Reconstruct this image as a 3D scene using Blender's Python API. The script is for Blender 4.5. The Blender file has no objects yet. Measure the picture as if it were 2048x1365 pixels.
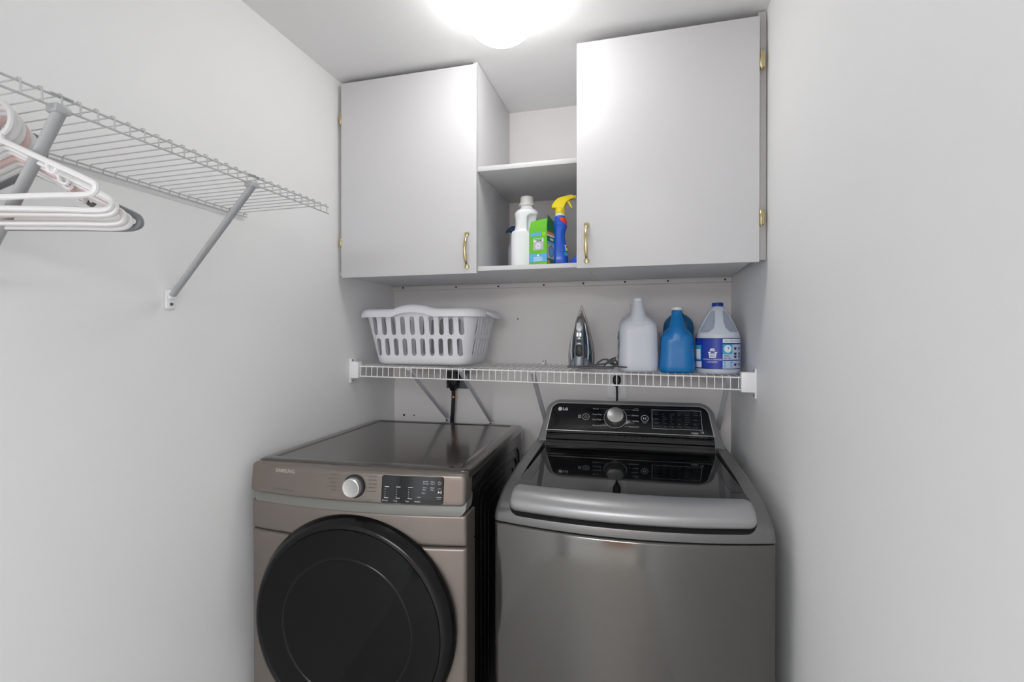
import bpy, bmesh, math, random
from mathutils import Vector, Matrix
PI = math.pi
random.seed(7)
S = bpy.context.scene
COL = S.collection

# ------------------------------------------------------------------ camera, world, light, exposure
cam_data = bpy.data.cameras.new('camera'); cam = bpy.data.objects.new('camera', cam_data); COL.objects.link(cam)
cam.location = (0, 0, 1.37)
cam.rotation_euler = (math.radians(90 - 0.33), 0, math.radians(15.1))
cam_data.sensor_width = 36.0; cam_data.lens = 36.0 * 1005 / 2048; cam_data.clip_start = 0.02
S.camera = cam
w = bpy.data.worlds.new('world'); S.world = w; w.use_nodes = True
w.node_tree.nodes['Background'].inputs[0].default_value = (0.90, 0.95, 1.0, 1)
w.node_tree.nodes['Background'].inputs[1].default_value = 2.2
GLOBE_STRENGTH = 9.4
FILL_POWER = 40.0
S.view_settings.view_transform = 'Standard'; S.view_settings.look = 'None'
S.view_settings.gamma = 1.0; S.view_settings.use_curve_mapping = False
S.view_settings.exposure = 0.60
S.cycles.diffuse_bounces = 10; S.cycles.max_bounces = 14
# added fill light, no real fixture, aimed in through the open doorway
la = bpy.data.lights.new('added_fill', 'AREA'); la.shape = 'RECTANGLE'; la.size = 1.2; la.size_y = 1.2
la.energy = FILL_POWER; la.color = (0.96, 0.98, 1.0)
lo = bpy.data.objects.new('added_fill', la); COL.objects.link(lo)
lo.location = (-0.35, -2.0, 2.28); lo.rotation_euler = (math.radians(35), 0, 0)

# ------------------------------------------------------------------ helpers
def lin(h):
    h = h.lstrip('#'); v = [int(h[i:i+2], 16)/255 for i in (0, 2, 4)]
    return tuple(c/12.92 if c <= .04045 else ((c+.055)/1.055)**2.4 for c in v) + (1,)
MATS = {}
def mat(name, col, rough=.5, metal=0., var=.03, scale=40., bump=0., stretch=None, spec=.5, coat=0., trans=0., emit=None, estr=0., rvar=0., alpha=1.):
    if name in MATS: return MATS[name]
    m = bpy.data.materials.new(name); m.use_nodes = True; nt = m.node_tree; N = nt.nodes; L = nt.links
    b = N['Principled BSDF']; c = lin(col) if isinstance(col, str) else col
    b.inputs['Roughness'].default_value = rough; b.inputs['Metallic'].default_value = metal
    b.inputs['Specular IOR Level'].default_value = spec
    if coat: b.inputs['Coat Weight'].default_value = coat; b.inputs['Coat Roughness'].default_value = .05
    if trans: b.inputs['Transmission Weight'].default_value = trans
    if alpha < 1: b.inputs['Alpha'].default_value = alpha
    if emit: b.inputs['Emission Color'].default_value = emit; b.inputs['Emission Strength'].default_value = estr
    tc = N.new('ShaderNodeTexCoord'); mp = N.new('ShaderNodeMapping'); no = N.new('ShaderNodeTexNoise')
    mp.inputs['Scale'].default_value = stretch or (1, 1, 1)
    no.inputs['Scale'].default_value = scale; no.inputs['Detail'].default_value = 3
    L.new(tc.outputs['Object'], mp.inputs[0]); L.new(mp.outputs[0], no.inputs['Vector'])
    mx = N.new('ShaderNodeMix'); mx.data_type = 'RGBA'
    mx.inputs[6].default_value = tuple(max(0, x*(1-var)) for x in c[:3])+(1,)
    mx.inputs[7].default_value = tuple(min(1, x*(1+var)) for x in c[:3])+(1,)
    L.new(no.outputs['Fac'], mx.inputs[0]); L.new(mx.outputs[2], b.inputs['Base Color'])
    if bump:
        bp = N.new('ShaderNodeBump'); bp.inputs['Strength'].default_value = bump; bp.inputs['Distance'].default_value = .002
        L.new(no.outputs['Fac'], bp.inputs['Height']); L.new(bp.outputs[0], b.inputs['Normal'])
    if rvar:
        mr = N.new('ShaderNodeMapRange'); mr.inputs['To Min'].default_value = max(0, rough-rvar); mr.inputs['To Max'].default_value = rough+rvar
        L.new(no.outputs['Fac'], mr.inputs['Value']); L.new(mr.outputs[0], b.inputs['Roughness'])
    MATS[name] = m; return m

def fin(me, ang=35):
    for p in me.polygons: p.use_smooth = True
    me.set_sharp_from_angle(angle=math.radians(ang)); return me
def newmesh(name, verts, faces, ang=35, clean=False):
    me = bpy.data.meshes.new(name); me.from_pydata([tuple(v) for v in verts], [], faces); me.update()
    bm = bmesh.new(); bm.from_mesh(me)
    if clean: bmesh.ops.remove_doubles(bm, verts=bm.verts, dist=1e-5)
    bmesh.ops.recalc_face_normals(bm, faces=bm.faces); bm.to_mesh(me); bm.free()
    return fin(me, ang)
class B:                                  # mesh builder: several shells collected into one part
    def __init__(s): s.v = []; s.f = []
    def add(s, vs, fs):
        o = len(s.v); s.v += [Vector(v) for v in vs]; s.f += [[i+o for i in f] for f in fs]; return s
    def xf(s, M):
        s.v = [M @ v for v in s.v]; return s
    def join(s, o): return s.add(o.v, o.f)
    def mesh(s, name='mesh', ang=35): return newmesh(name, s.v, s.f, ang)
    def box(s, x0, x1, y0, y1, z0, z1, bev=0.):
        bm = bmesh.new(); bmesh.ops.create_cube(bm, size=1)
        for v in bm.verts: v.co = Vector(((x0+x1)/2+v.co.x*(x1-x0), (y0+y1)/2+v.co.y*(y1-y0), (z0+z1)/2+v.co.z*(z1-z0)))
        if bev: bmesh.ops.bevel(bm, geom=list(bm.edges), offset=bev, segments=2, affect='EDGES', profile=.5)
        bm.verts.index_update(); s.add([v.co.copy() for v in bm.verts], [[v.index for v in f.verts] for f in bm.faces]); bm.free(); return s
    def loft(s, rings, cap0=True, cap1=True, closed=True):
        n = len(rings[0]); vs = [p for r in rings for p in r]; fs = []
        for i in range(len(rings)-1):
            for j in range(n if closed else n-1):
                k = (j+1) % n; fs.append([i*n+j, i*n+k, (i+1)*n+k, (i+1)*n+j])
        if cap0: fs.append(list(range(n))[::-1])
        if cap1: fs.append([(len(rings)-1)*n+j for j in range(n)])
        return s.add(vs, fs)
    def tube(s, path, r, n=8, closed=False, caps=True):
        path = [Vector(p) for p in path]; m = len(path); rings = []; up = None
        for i, p in enumerate(path):
            a = path[i-1] if (i > 0 or closed) else p; b = path[(i+1) % m] if (i < m-1 or closed) else p
            t = (b-a).normalized()
            if up is None:
                up = Vector((0, 0, 1)) if abs(t.z) < .9 else Vector((1, 0, 0))
            up = (up-t*up.dot(t))
            if up.length < 1e-5: up = t.orthogonal()
            up.normalize(); q = t.cross(up); rr = r[i] if isinstance(r, (list, tuple)) else r
            rings.append([p+(up*math.cos(2*PI*k/n)+q*math.sin(2*PI*k/n))*rr for k in range(n)])
        if closed: rings.append(rings[0])
        return s.loft(rings, caps and not closed, caps and not closed)
    def lathe(s, prof, n=32, axis='z', c=(0, 0, 0), cap0=True, cap1=True):     # prof = [(radius, height)]
        rings = []; c = Vector(c)
        for r, h in prof:
            ring = []
            for k in range(n):
                a, b = r*math.cos(2*PI*k/n), r*math.sin(2*PI*k/n)
                ring.append(c+Vector({'z': (a, b, h), 'y': (a, h, b), 'x': (h, a, b)}[axis]))
            rings.append(ring)
        return s.loft(rings, cap0, cap1)
    def prism(s, pts, d0, d1, axis='y'):     # 2-D outline pushed along an axis
        def P(a, b, d): return {'y': (a, d, b), 'z': (a, b, d), 'x': (d, a, b)}[axis]
        return s.loft([[P(a, b, d0) for a, b in pts], [P(a, b, d1) for a, b in pts]])

def rrect(hx, hy, r, n=5, cx=0, cy=0):
    r = min(r, hx*.999, hy*.999); out = []
    for qx, qy, a0 in ((1, 1, 0), (-1, 1, 90), (-1, -1, 180), (1, -1, 270)):
        for k in range(n+1):
            a = math.radians(a0+90*k/n); out.append((cx+qx*(hx-r)+r*math.cos(a), cy+qy*(hy-r)+r*math.sin(a)))
    return out
def capsule(hw, h0, h1, n=6):
    return [(hw*math.cos(PI*k/n), h1-hw+hw*math.sin(PI*k/n)) for k in range(n+1)] + [(-hw*math.cos(PI*k/n), h0+hw-hw*math.sin(PI*k/n)) for k in range(n+1)]
def bez(pts, n=12):                       # Catmull-Rom through points
    P = [Vector(p) for p in pts]; P = [P[0]*2-P[1]]+P+[P[-1]*2-P[-2]]; out = []
    for i in range(1, len(P)-2):
        for k in range(n):
            t = k/n; out.append(.5*((2*P[i])+(P[i+1]-P[i-1])*t+(2*P[i-1]-5*P[i]+4*P[i+1]-P[i+2])*t*t+(3*P[i]-P[i-1]-3*P[i+1]+P[i+2])*t**3))
    out.append(P[-2]); return out
def rlist(a, b, e, n):                    # samples denser near both ends
    s = [0, .08*e, .3*e, .6*e, e]
    return [a+x for x in s]+[a+e+(b-a-2*e)*k/n for k in range(1, n)]+[b-x for x in s[::-1]]
def curved_panel(x0, x1, z0, z1, r, yf, thick, e=.003, nx=24, nz=6, rt=None):
    """rounded-rectangle panel whose front follows yf(x,z); r bottom corner radius, rt top radius; e softened edge"""
    rt = r if rt is None else rt; b = B(); xs = []
    R = max(r, rt, e)
    xs = [x0+R*(1-math.cos(PI/2*k/6)) for k in range(7)]+[x0+R+(x1-x0-2*R)*k/nx for k in range(1, nx)]+[x1-R*(1-math.cos(PI/2*(6-k)/6)) for k in range(7)]
    def cut(d, rr): return 0 if d >= rr or rr <= 0 else rr-math.sqrt(max(0, rr*rr-(rr-d)**2))
    F = []; K = []
    for x in xs:
        d = min(x-x0, x1-x); lo = z0+cut(d, r); hi = z1-cut(d, rt)
        ee = min(e, (hi-lo)*.3); fr = []; bk = []
        for z in rlist(lo, hi, ee, nz):
            q = min(d, z-lo, hi-z); off = (e-math.sqrt(max(0, e*e-(e-max(q, 0))**2))) if q < e else 0
            y = yf(x, z); fr.append((x, y+off, z)); bk.append((x, y+thick, z))
        F.append(fr); K.append(bk)
    m = len(F[0]); n = len(F); vs = [p for c in F for p in c]+[p for c in K for p in c]; o = n*m; fs = []
    for i in range(n-1):
        for j in range(m-1):
            fs.append([i*m+j, (i+1)*m+j, (i+1)*m+j+1, i*m+j+1]); fs.append([o+i*m+j, o+i*m+j+1, o+(i+1)*m+j+1, o+(i+1)*m+j])
        for j in (0, m-1): fs.append([i*m+j, o+i*m+j, o+(i+1)*m+j, (i+1)*m+j])
    for i in (0, n-1):
        for j in range(m-1): fs.append([i*m+j, i*m+j+1, o+i*m+j+1, o+i*m+j])
    return b.add(vs, fs)

def thing(name, label, cat, loc=(0, 0, 0), rz=0, group=None):
    o = bpy.data.objects.new(name, None); o.empty_display_size = .05; COL.objects.link(o)
    o.location = loc; o.rotation_euler = (0, 0, rz); o['label'] = label; o['category'] = cat
    if group: o['group'] = group
    return o
def part(name, me, m, parent=None, label=None, loc=None):
    if isinstance(me, B): me = me.mesh(name)
    o = bpy.data.objects.new(name, me); COL.objects.link(o)
    if m and not me.materials: me.materials.append(m)
    if parent: o.parent = parent
    if label: o['label'] = label
    if loc: o.location = loc
    return o
def wpart(name, b, m, parent, label=None):  # builder in world coordinates, parent an unrotated thing
    r = parent
    while r.parent: r = r.parent
    b.xf(Matrix.Translation(-Vector(r.location))); return part(name, b, m, parent, label)
def struct(name, b, m):
    o = part(name, b, m); o['kind'] = 'structure'; return o
def modmesh(me, mods):                      # evaluate modifiers, hand back a plain mesh
    o = bpy.data.objects.new('tmp', me); COL.objects.link(o); extra = []
    for kind, kw in mods:
        md = o.modifiers.new(kind, kind)
        for k, v in kw.items():
            if k == 'cutter':
                c = bpy.data.objects.new('cut', v); COL.objects.link(c); extra.append(c); md.object = c
            else: setattr(md, k, v)
    dg = bpy.context.evaluated_depsgraph_get(); out = bpy.data.meshes.new_from_object(o.evaluated_get(dg))
    for c in extra+[o]: bpy.data.objects.remove(c)
    return out
def diff(me, cut): return modmesh(me, [('BOOLEAN', dict(operation='DIFFERENCE', solver='EXACT', cutter=cut))])
def melt(b, vox=.003, it=6, cuts=None, vox2=None):
    me = modmesh(b.mesh(), [('REMESH', dict(mode='VOXEL', voxel_size=vox))])
    if cuts: me = diff(me, cuts.mesh()); me = modmesh(me, [('REMESH', dict(mode='VOXEL', voxel_size=vox))])
    me = modmesh(me, [('SMOOTH', dict(factor=.5, iterations=it))])
    return fin(me, 80)

class Ink:                                  # flat print laid on a surface through a mapping (a, b) -> point
    def __init__(s, f): s.f = f; s.b = B()
    def text(s, t, a, b, h, align='LEFT', sx=1., bold=0.):
        cu = bpy.data.curves.new('t', 'FONT'); cu.body = t; cu.size = h/.70; cu.align_x = align; cu.resolution_u = 2; cu.offset = bold
        o = bpy.data.objects.new('t', cu); me = o.to_mesh()
        s.b.add([s.f(a+v.co.x*sx, b+v.co.y) for v in me.vertices], [list(p.vertices) for p in me.polygons])
        o.to_mesh_clear(); bpy.data.objects.remove(o); bpy.data.curves.remove(cu); return s
    def poly(s, pts): s.b.add([s.f(*p) for p in pts], [list(range(len(pts)))]); return s
    def rect(s, a0, b0, a1, b1, n=1):
        for k in range(n):
            p, q = a0+(a1-a0)*k/n, a0+(a1-a0)*(k+1)/n; s.poly([(p, b0), (q, b0), (q, b1), (p, b1)])
        return s
    def frame(s, a0, b0, a1, b1, t):
        s.rect(a0, b0, a1, b0+t); s.rect(a0, b1-t, a1, b1); s.rect(a0, b0, a0+t, b1); s.rect(a1-t, b0, a1, b1); return s
    def ring(s, a, b, r, t, a0=0, a1=360, n=28):
        for k in range(n):
            p, q = math.radians(a0+(a1-a0)*k/n), math.radians(a0+(a1-a0)*(k+1)/n)
            s.poly([(a+r*math.cos(p), b+r*math.sin(p)), (a+r*math.cos(q), b+r*math.sin(q)), (a+(r-t)*math.cos(q), b+(r-t)*math.sin(q)), (a+(r-t)*math.cos(p), b+(r-t)*math.sin(p))])
        return s
    def disc(s, a, b, r, n=24): return s.poly([(a+r*math.cos(2*PI*k/n), b+r*math.sin(2*PI*k/n)) for k in range(n)])
    def put(s, name, m, parent, label=None):
        me = bpy.data.meshes.new(name); me.from_pydata([tuple(v) for v in s.b.v], [], s.b.f); me.update()
        o = part(name, me, m, parent, label)
        if 'lettering' in name or len(s.b.f) > 6: o['kind'] = 'stuff'
        return o

# ------------------------------------------------------------------ materials
M_WALL = mat('wall_paint', '#eaeaea', .55, var=.012, scale=6, bump=.03)
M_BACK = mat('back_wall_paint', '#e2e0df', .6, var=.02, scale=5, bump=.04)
M_CEIL = mat('ceiling_paint', '#e6e6e6', .8, var=.01, scale=30, bump=.03)
M_FLOOR = mat('floor_vinyl', '#bdbbb8', .4, var=.06, scale=9)
M_DOORW = mat('hall_door_wood', '#b5794a', .45, var=.15, scale=12, stretch=(8, 8, .6))
M_CAB = mat('cabinet_laminate', '#d2d2d4', .38, var=.01, scale=8)
M_CABIN = mat('cabinet_inside', '#dddcdb', .5, var=.012, scale=8)
M_STILE = mat('cabinet_stile_shaded', '#bdbcba', .5)  # shade beside the right door, darkened into the stile colour
M_BRASS = mat('brass', '#cdbf94', .22, 1., var=.1, scale=60)
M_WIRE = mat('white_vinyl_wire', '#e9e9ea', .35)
M_WIRE2 = mat('white_vinyl_wire_shaded', '#bebebe', .4)  # white wire of the left shelf, its shading put into the colour
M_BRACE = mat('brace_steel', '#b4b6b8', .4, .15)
M_BRACE2 = mat('brace_light', '#d6d8de', .35, .1)
M_WP = mat('white_plastic', '#e8e9ee', .35, var=.01)
M_CLIP = mat('white_clip_plastic', '#eff0f2', .35, var=.01)
M_SCREW = mat('screw_steel', '#6a6866', .35, .8)
M_NAIL = mat('nail_dark', '#4a3a30', .5, .4)
M_SS = mat('stainless', '#6c6a67', .14, .85, var=.05, scale=30, stretch=(1, 1, 40), rvar=.03)
M_SS2 = mat('silver_paint', '#7c7c7c', .32, .75, var=.03, scale=200)
M_HOOD = mat('hood_silver', '#9c9c9d', .36, .55, var=.02, scale=200)
M_BSS = mat('backsplash_silver', '#9c9c9c', .36, .6, var=.03, scale=200)
M_TRIM = mat('bright_trim', '#d4d4d4', .35, .6)
M_CHAMP = mat('champagne_paint', '#7c746e', .33, .55, var=.02, scale=250)
M_CHAMPT = mat('champagne_top', '#544f4b', .16, .6, var=.03, scale=250, coat=.3)
M_GRIP = mat('grip_band', '#858581', .4, .4)
M_BLKP = mat('black_paint', '#141416', .22, .1, var=.1, scale=30)
M_GLASS = mat('black_glass', '#08090a', .04, 0, var=.1, spec=.5, coat=.2)
M_PANEL = mat('black_panel', '#17181b', .12, 0, var=.1, spec=.4)
M_DARK = mat('dark_recess', '#1b1b1c', .6)
M_DDOOR = mat('dryer_door_black', '#0a0a0b', .18, 0, var=.1, spec=.3)
M_DGLASS = mat('dryer_door_glass', '#0b0c0d', .06, 0, var=.1, spec=.2)
M_CHROME = mat('chrome', '#d9d9d9', .12, 1.)
M_KNOB = mat('brushed_knob', '#c6c6c4', .28, .9, var=.08, scale=20)
M_INKW = mat('ink_white', '#c8cace', .5)
M_INKG = mat('ink_grey', '#6d7074', .5)
M_INKD = mat('ink_dark', '#4b4642', .5)
M_INKL = mat('ink_silver', '#aaa39d', .4, 0)
M_BLACK = mat('black_rubber', '#0d0d0e', .45)
M_COPPER = mat('copper_clip', '#b07a4a', .3, .9)
M_GREYPL = mat('grey_plate', '#5c6062', .4, .3)
M_HANG = mat('hanger_white', '#e6e5e5', .3, var=.01)
M_HANGG = mat('hanger_grey', '#7d7f82', .3)
M_HANGP = mat('hanger_pink', '#dec3c0', .35)

# ------------------------------------------------------------------ room shell
ZC = 2.332; XL = -1.118; YB = 2.08; YN = -1.15
def xr(y): return .309+(.336-.309)*min(1, (YB-y)/.46) if y > 1.62 else .337
struct('floor', B().box(-2.6, 1.9, -3.3, YB+.1, -.1, 0), M_FLOOR)
struct('ceiling', B().box(XL-.1, .337+.1, YN-.1, YB+.1, ZC, ZC+.1), M_CEIL)
struct('wall_left', B().box(XL-.1, XL, YN-.1, YB+.1, 0, ZC), M_WALL)
wr = B(); pl = [(.309, YB+.1), (.309, YB), (.336, 1.62), (.337, YN-.1), (.437, YN-.1), (.437, YB+.1)]
struct('wall_right', wr.prism(pl, 0, ZC, 'z'), M_WALL)
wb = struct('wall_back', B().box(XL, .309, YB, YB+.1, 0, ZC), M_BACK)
# doorway wall behind the photographer, hallway beyond
wf = B().box(XL, -.95, YN-.1, YN, 0, ZC).box(.20, .337, YN-.1, YN, 0, ZC).box(-.95, .20, YN-.1, YN, 2.06, ZC)
struct('wall_front', wf, M_WALL)
struct('wall_hall', B().box(-2.6, 1.9, -3.3, -3.2, 0, 2.44), M_WALL)
d1 = struct('door_1', B().box(-.55, .25, -3.2, -3.16, 0, 2.03, .004), M_DOORW)
part('door_knob', B().lathe([(.0, 0), (.012, 0), (.012, .03), (.027, .04), (.029, .055), (.018, .068), (0, .07)], 20, 'y', (.19, -3.16, .95)), M_BRASS, d1)
# ledger strip with nails, nail holes in the back wall
tr = struct('trim_1', B().box(XL, .308, 2.056, YB, 1.5845, 1.6030, .0015), M_CABIN)
for x, z in ((-1.0622, 1.5969), (-.8073, 1.5946), (-.6156, 1.5917), (-.4176, 1.5926), (-.2532, 1.5942), (-.0876, 1.5955), (.0768, 1.5946), (.2843, 1.5941)):
    part('nail', B().lathe([(.004, 2.0545), (.004, 2.058)], 10, 'y', (x, 0, z-.001)), M_NAIL, tr)
for x, z, r in ((-.535, 1.452, .003), (-1.07, 1.02, .005), (-1.02, 1.02, .003)):
    part('nail', B().lathe([(r, YB-.002), (r, YB+.003)], 10, 'y', (x, 0, z)), M_NAIL, wb)
part('panel_joint', B().box(XL, .309, YB-.0012, YB, 1.3005, 1.3030), M_BACK, wb)

# ------------------------------------------------------------------ ceiling lamp
g = thing('ceiling_light', 'glowing white globe lamp on the ceiling in front of the cabinets', 'lamp', (-.397, 1.352, ZC))
part('lamp_base', B().lathe([(.0, 0), (.085, 0), (.085, -.012), (.07, -.018), (0, -.018)], 36), M_CLIP, g)
M_GLOBE = mat('globe_glass', '#ffffff', .3, emit=(1, .985, .96, 1), estr=GLOBE_STRENGTH)
gp = [(.0, -.135)]+[(.115*math.sin(a), -.02-.115*math.cos(a)) for a in [PI*k/36 for k in range(1, 27)]]
gp = [(r, min(h, -.002)) for r, h in gp if h < 0.0]
part('globe', B().lathe(gp, 48, cap0=False), M_GLOBE, g)

# ------------------------------------------------------------------ wall cabinet
cab = thing('wall_cabinet', 'white wall cabinet with two flat doors and an open middle bay', 'cabinet', (-.39, 2.0, 1.6035))
def cp(name, x0, x1, y0, y1, z0, z1, m=M_CAB, bev=.0012, par=None, lab=None): return wpart(name, B().box(x0, x1, y0, y1, z0, z1, bev), m, par or cab, lab)
cp('side_panel', XL+.001, -1.102, 1.662, YB-.001, 1.604, ZC-.004, M_CABIN)
cp('divider_panel', -.589, -.5715, 1.660, YB-.001, 1.6192, ZC-.002, M_CAB)
cp('divider_panel', -.214, -.1975, 1.660, YB-.001, 1.6192, ZC-.002, M_CAB)
cp('bottom_panel', XL+.001, -.1985, 1.656, YB-.024, 1.6032, 1.6190, M_CAB)
cp('bottom_panel', -.198, .306, 1.614, YB-.024, 1.6032, 1.6190, M_CAB)
cp('middle_shelf', -.5712, -.2142, 1.656, YB-.001, 1.9480, 1.9650, M_CAB)
cp('stile', .3125, .3345, 1.616, 1.655, 1.600, ZC-.006, M_STILE)
cp('rear_cleat', XL+.001, .306, 2.057, YB-.001, 1.6035, 1.619, M_CABIN)
ld = cp('door', -1.099, -.5695, 1.640, 1.658, 1.594, 2.3145, M_CAB, .0018)
rd = cp('door', -.2180, .3125, 1.594, 1.612, 1.5915, 2.3035, M_CAB, .0018)
def handle(par, x, y, z0, z1):
    b = B(); zc = (z0+z1)/2; h = (z1-z0)/2
    prof = [(-1, .0065, 0.004), (-.93, .0085, .004), (-.84, .0085, .0045), (-.76, .0035, .009), (-.62, .0045, .017), (-.35, .0065, .023), (-.12, .0058, .024), (0, .0042, .024),
            (.12, .0058, .024), (.35, .0065, .023), (.62, .0045, .017), (.76, .0035, .009), (.84, .0085, .0045), (.93, .0085, .004), (1, .0065, .004)]
    rings = []
    for t, wd, out in prof:
        th = .0035 if abs(t) < .8 else .004
        rings.append([(x+wd*math.cos(2*PI*k/12), y-out+th*math.sin(2*PI*k/12), zc+h*t) for k in range(12)])
    hd = wpart('handle', b.loft(rings), M_BRASS, par, 'polished brass pull handle')
    return hd
handle(ld, -.6038, 1.640, 1.611, 1.736); handle(rd, -.186, 1.594, 1.607, 1.733)
def hinge(par, x, y, z0, z1, s):
    b = B(); zc = (z0+z1)/2; h = (z1-z0)/2
    b.box(min(x, x+s*.012), max(x, x+s*.012), y-.001, y+.016, z0+.006, z1-.006, .001)
    b.lathe([(.0, -h), (.002, -h), (.0032, -h+.004), (.0044, -h+.006), (.0044, h-.006), (.0032, h-.004), (.002, h), (0, h)], 12, 'z', (x+s*.003, y-.001, zc))
    for q in (-1, 1): b.lathe([(.0047, q*h*.35-.001), (.0047, q*h*.35+.001)], 12, 'z', (x+s*.003, y-.001, zc))
    wpart('hinge', b, M_BRASS, par, 'small brass hinge')
hinge(ld, -1.1005, 1.645, 2.1643, 2.2032, -1); hinge(ld, -1.1005, 1.645, 1.708, 1.745, -1)
hinge(rd, .3145, 1.598, 2.1495, 2.2072, 1); hinge(rd, .3145, 1.598, 1.6953, 1.7445, 1)

# ------------------------------------------------------------------ wire shelf on the back wall
sh = thing('wire_shelf', 'white wire shelf across the back wall under the cabinet', 'shelf', (-.40, 1.735, 1.255))
SX0, SX1 = -1.088, .292
def shz(x, y):                             # the shelf sags a little to the right, rises a little to the wall
    t = (x-SX0)/(SX1-SX0); return 1.2600-.016*t+(y-1.735)*.022
def srod(name, y, dz, r): wpart(name, B().tube([(SX0, y, shz(SX0, y)+dz), (SX1, y, shz(SX1, y)+dz)], r, 8), M_WIRE, sh)
srod('lip_rod', 1.735, 0, .0026); srod('lip_rod', 1.733, -.0385, .0026)
srod('rod', 1.895, -.0042, .0024); srod('rod', 2.058, -.0042, .0024)
wm = B().tube([(0, .330, .0072), (0, .16, .0036), (0, .006, .0012), (0, .001, .0005), (0, -.0025, -.003), (0, -.0042, -.0385)], .00165, 6).mesh('cross_wire')
wm.materials.append(M_WIRE); nw = 58
for i in range(nw):
    x = SX0+.012+(SX1-SX0-.024)*i/(nw-1); o = part('cross_wire', wm, None, sh); o.location = Vector((x, 1.735, shz(x, 1.735)+.0022))-sh.location
def flat_brace(par, p, q, wd, m, foot=True):
    p, q = Vector(p), Vector(q); t = (q-p).normalized(); s = Vector((1, 0, 0)); n = t.cross(s).normalized()
    rings = [[c+s*wd/2*a+n*.003*b2 for a, b2 in ((-1, 1), (-.8, 1.6), (.8, 1.6), (1, 1), (1, -1), (-1, -1))] for c in (p, q)]
    b = wpart('support_brace', B().loft(rings), m, par)
    if foot:
        f = B().box(q.x-wd*.62, q.x+wd*.62, q.y-.001, 2.0795, q.z-.022, q.z+.006, .002); wpart('foot', f, m, b)
        wpart('screw', B().lathe([(0, q.y-.004), (.0035, q.y-.004), (.005, q.y-.001), (.005, q.y+.002)], 12, 'y', (q.x-.001, 0, q.z-.012)), M_SCREW, b)
for p, q in (((-.876, 1.739, 1.2525), (-.855, 2.068, 1.020)), ((-.668, 1.739, 1.251), (-.651, 2.068, 1.012)), ((-.394, 1.739, 1.249), (-.412, 2.068, 1.020)), ((.252, 1.739, 1.245), (.262, 2.068, 1.020))):
    flat_brace(sh, p, q, .0175, M_BRACE2)
for x, s in ((XL, 1), (.3305, -1)):        # end brackets screwed to the side walls
    y0, y1 = 1.7215, 1.752; z = shz(SX0 if s > 0 else SX1, 1.735)
    b = B().box(min(x+s*.0005, x+s*.005), max(x+s*.0005, x+s*.005), y0-.004, y1+.006, z-.064, z+.030, .001)
    bw = .036 if s > 0 else .044
    b.box(min(x+s*.004, x+s*bw), max(x+s*.004, x+s*bw), y0, y1, z-.046, z+.018, .002)
    e = wpart('end_bracket', b, M_CLIP, sh)
    for dz in (-.056, .024): wpart('screw', B().lathe([(0, s*.0075), (.0028, s*.0075), (.004, s*.004)], 10, 'x', (x, y0+.012, z+dz)), M_SCREW, e)
for x in (-.419, -.06):
    c = wpart('wall_clip', B().box(x-.006, x+.006, 2.052, 2.0795, 1.256, 1.278, .002), M_CLIP, sh)
    wpart('screw', B().lathe([(.003, 2.049), (.003, 2.053)], 10, 'y', (x, 0, 1.274)), M_SCREW, c)

# ------------------------------------------------------------------ wire shelf on the left wall
ls = thing('wire_shelf', 'wire closet shelf with diagonal braces on the left wall', 'shelf', (XL, .75, 1.7262))
LX = -.84; LZ = 1.7262; Y0, Y1 = .16, 1.193
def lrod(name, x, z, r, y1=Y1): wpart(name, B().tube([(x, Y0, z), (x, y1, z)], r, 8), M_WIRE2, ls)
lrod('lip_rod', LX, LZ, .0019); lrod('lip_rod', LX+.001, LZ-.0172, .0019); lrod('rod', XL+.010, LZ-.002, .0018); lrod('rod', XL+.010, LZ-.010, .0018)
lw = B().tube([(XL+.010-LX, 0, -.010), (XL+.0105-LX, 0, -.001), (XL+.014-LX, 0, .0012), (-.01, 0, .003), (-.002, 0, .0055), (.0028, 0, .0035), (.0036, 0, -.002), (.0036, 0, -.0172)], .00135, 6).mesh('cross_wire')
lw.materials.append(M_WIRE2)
y = .4951-13*.0254
while y < Y1-.004:
    o = part('cross_wire', lw, None, ls); o.location = Vector((LX, y, LZ))-ls.location; y += .0254
def pole_brace(p, q, wd):
    p, q = Vector(p), Vector(q); t = (q-p).normalized(); s = Vector((0, 1, 0)); s = (s-t*s.dot(t)).normalized(); n = t.cross(s)
    prof = [(math.cos(2*PI*k/16)*wd/2, math.sin(2*PI*k/16)*wd*.30) for k in range(16)]
    rings = [[c+s*a+n*b2 for a, b2 in prof] for c in (p, q)]
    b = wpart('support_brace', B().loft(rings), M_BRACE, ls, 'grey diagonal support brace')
    c = B().box(p.x-.014, p.x+.008, p.y-.011, p.y+.011, p.z-.004, p.z+.009, .002).box(p.x-.004, p.x+.006, p.y-.015, p.y+.015, p.z+.020, p.z+.0225, .001)
    wpart('hook_clip', c, M_BRACE, b)
    f = B().box(XL+.0005, XL+.007, q.y-.0125, q.y+.0125, q.z-.034, q.z+.012, .003).box(XL+.0005, XL+.014, q.y-.0085, q.y+.0085, q.z-.010, q.z+.012, .003)
    ft = wpart('foot', f, M_CLIP, b); wpart('screw', B().lathe([(0, .0105), (.003, .0105), (.0045, .006)], 12, 'x', (XL, q.y, q.z-.022)), M_SCREW, b)
pole_brace((LX, .922, 1.7060), (XL+.012, .958, 1.474), .019); pole_brace((LX, .546, 1.7060), (XL+.012, .590, 1.474), .019)

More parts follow.
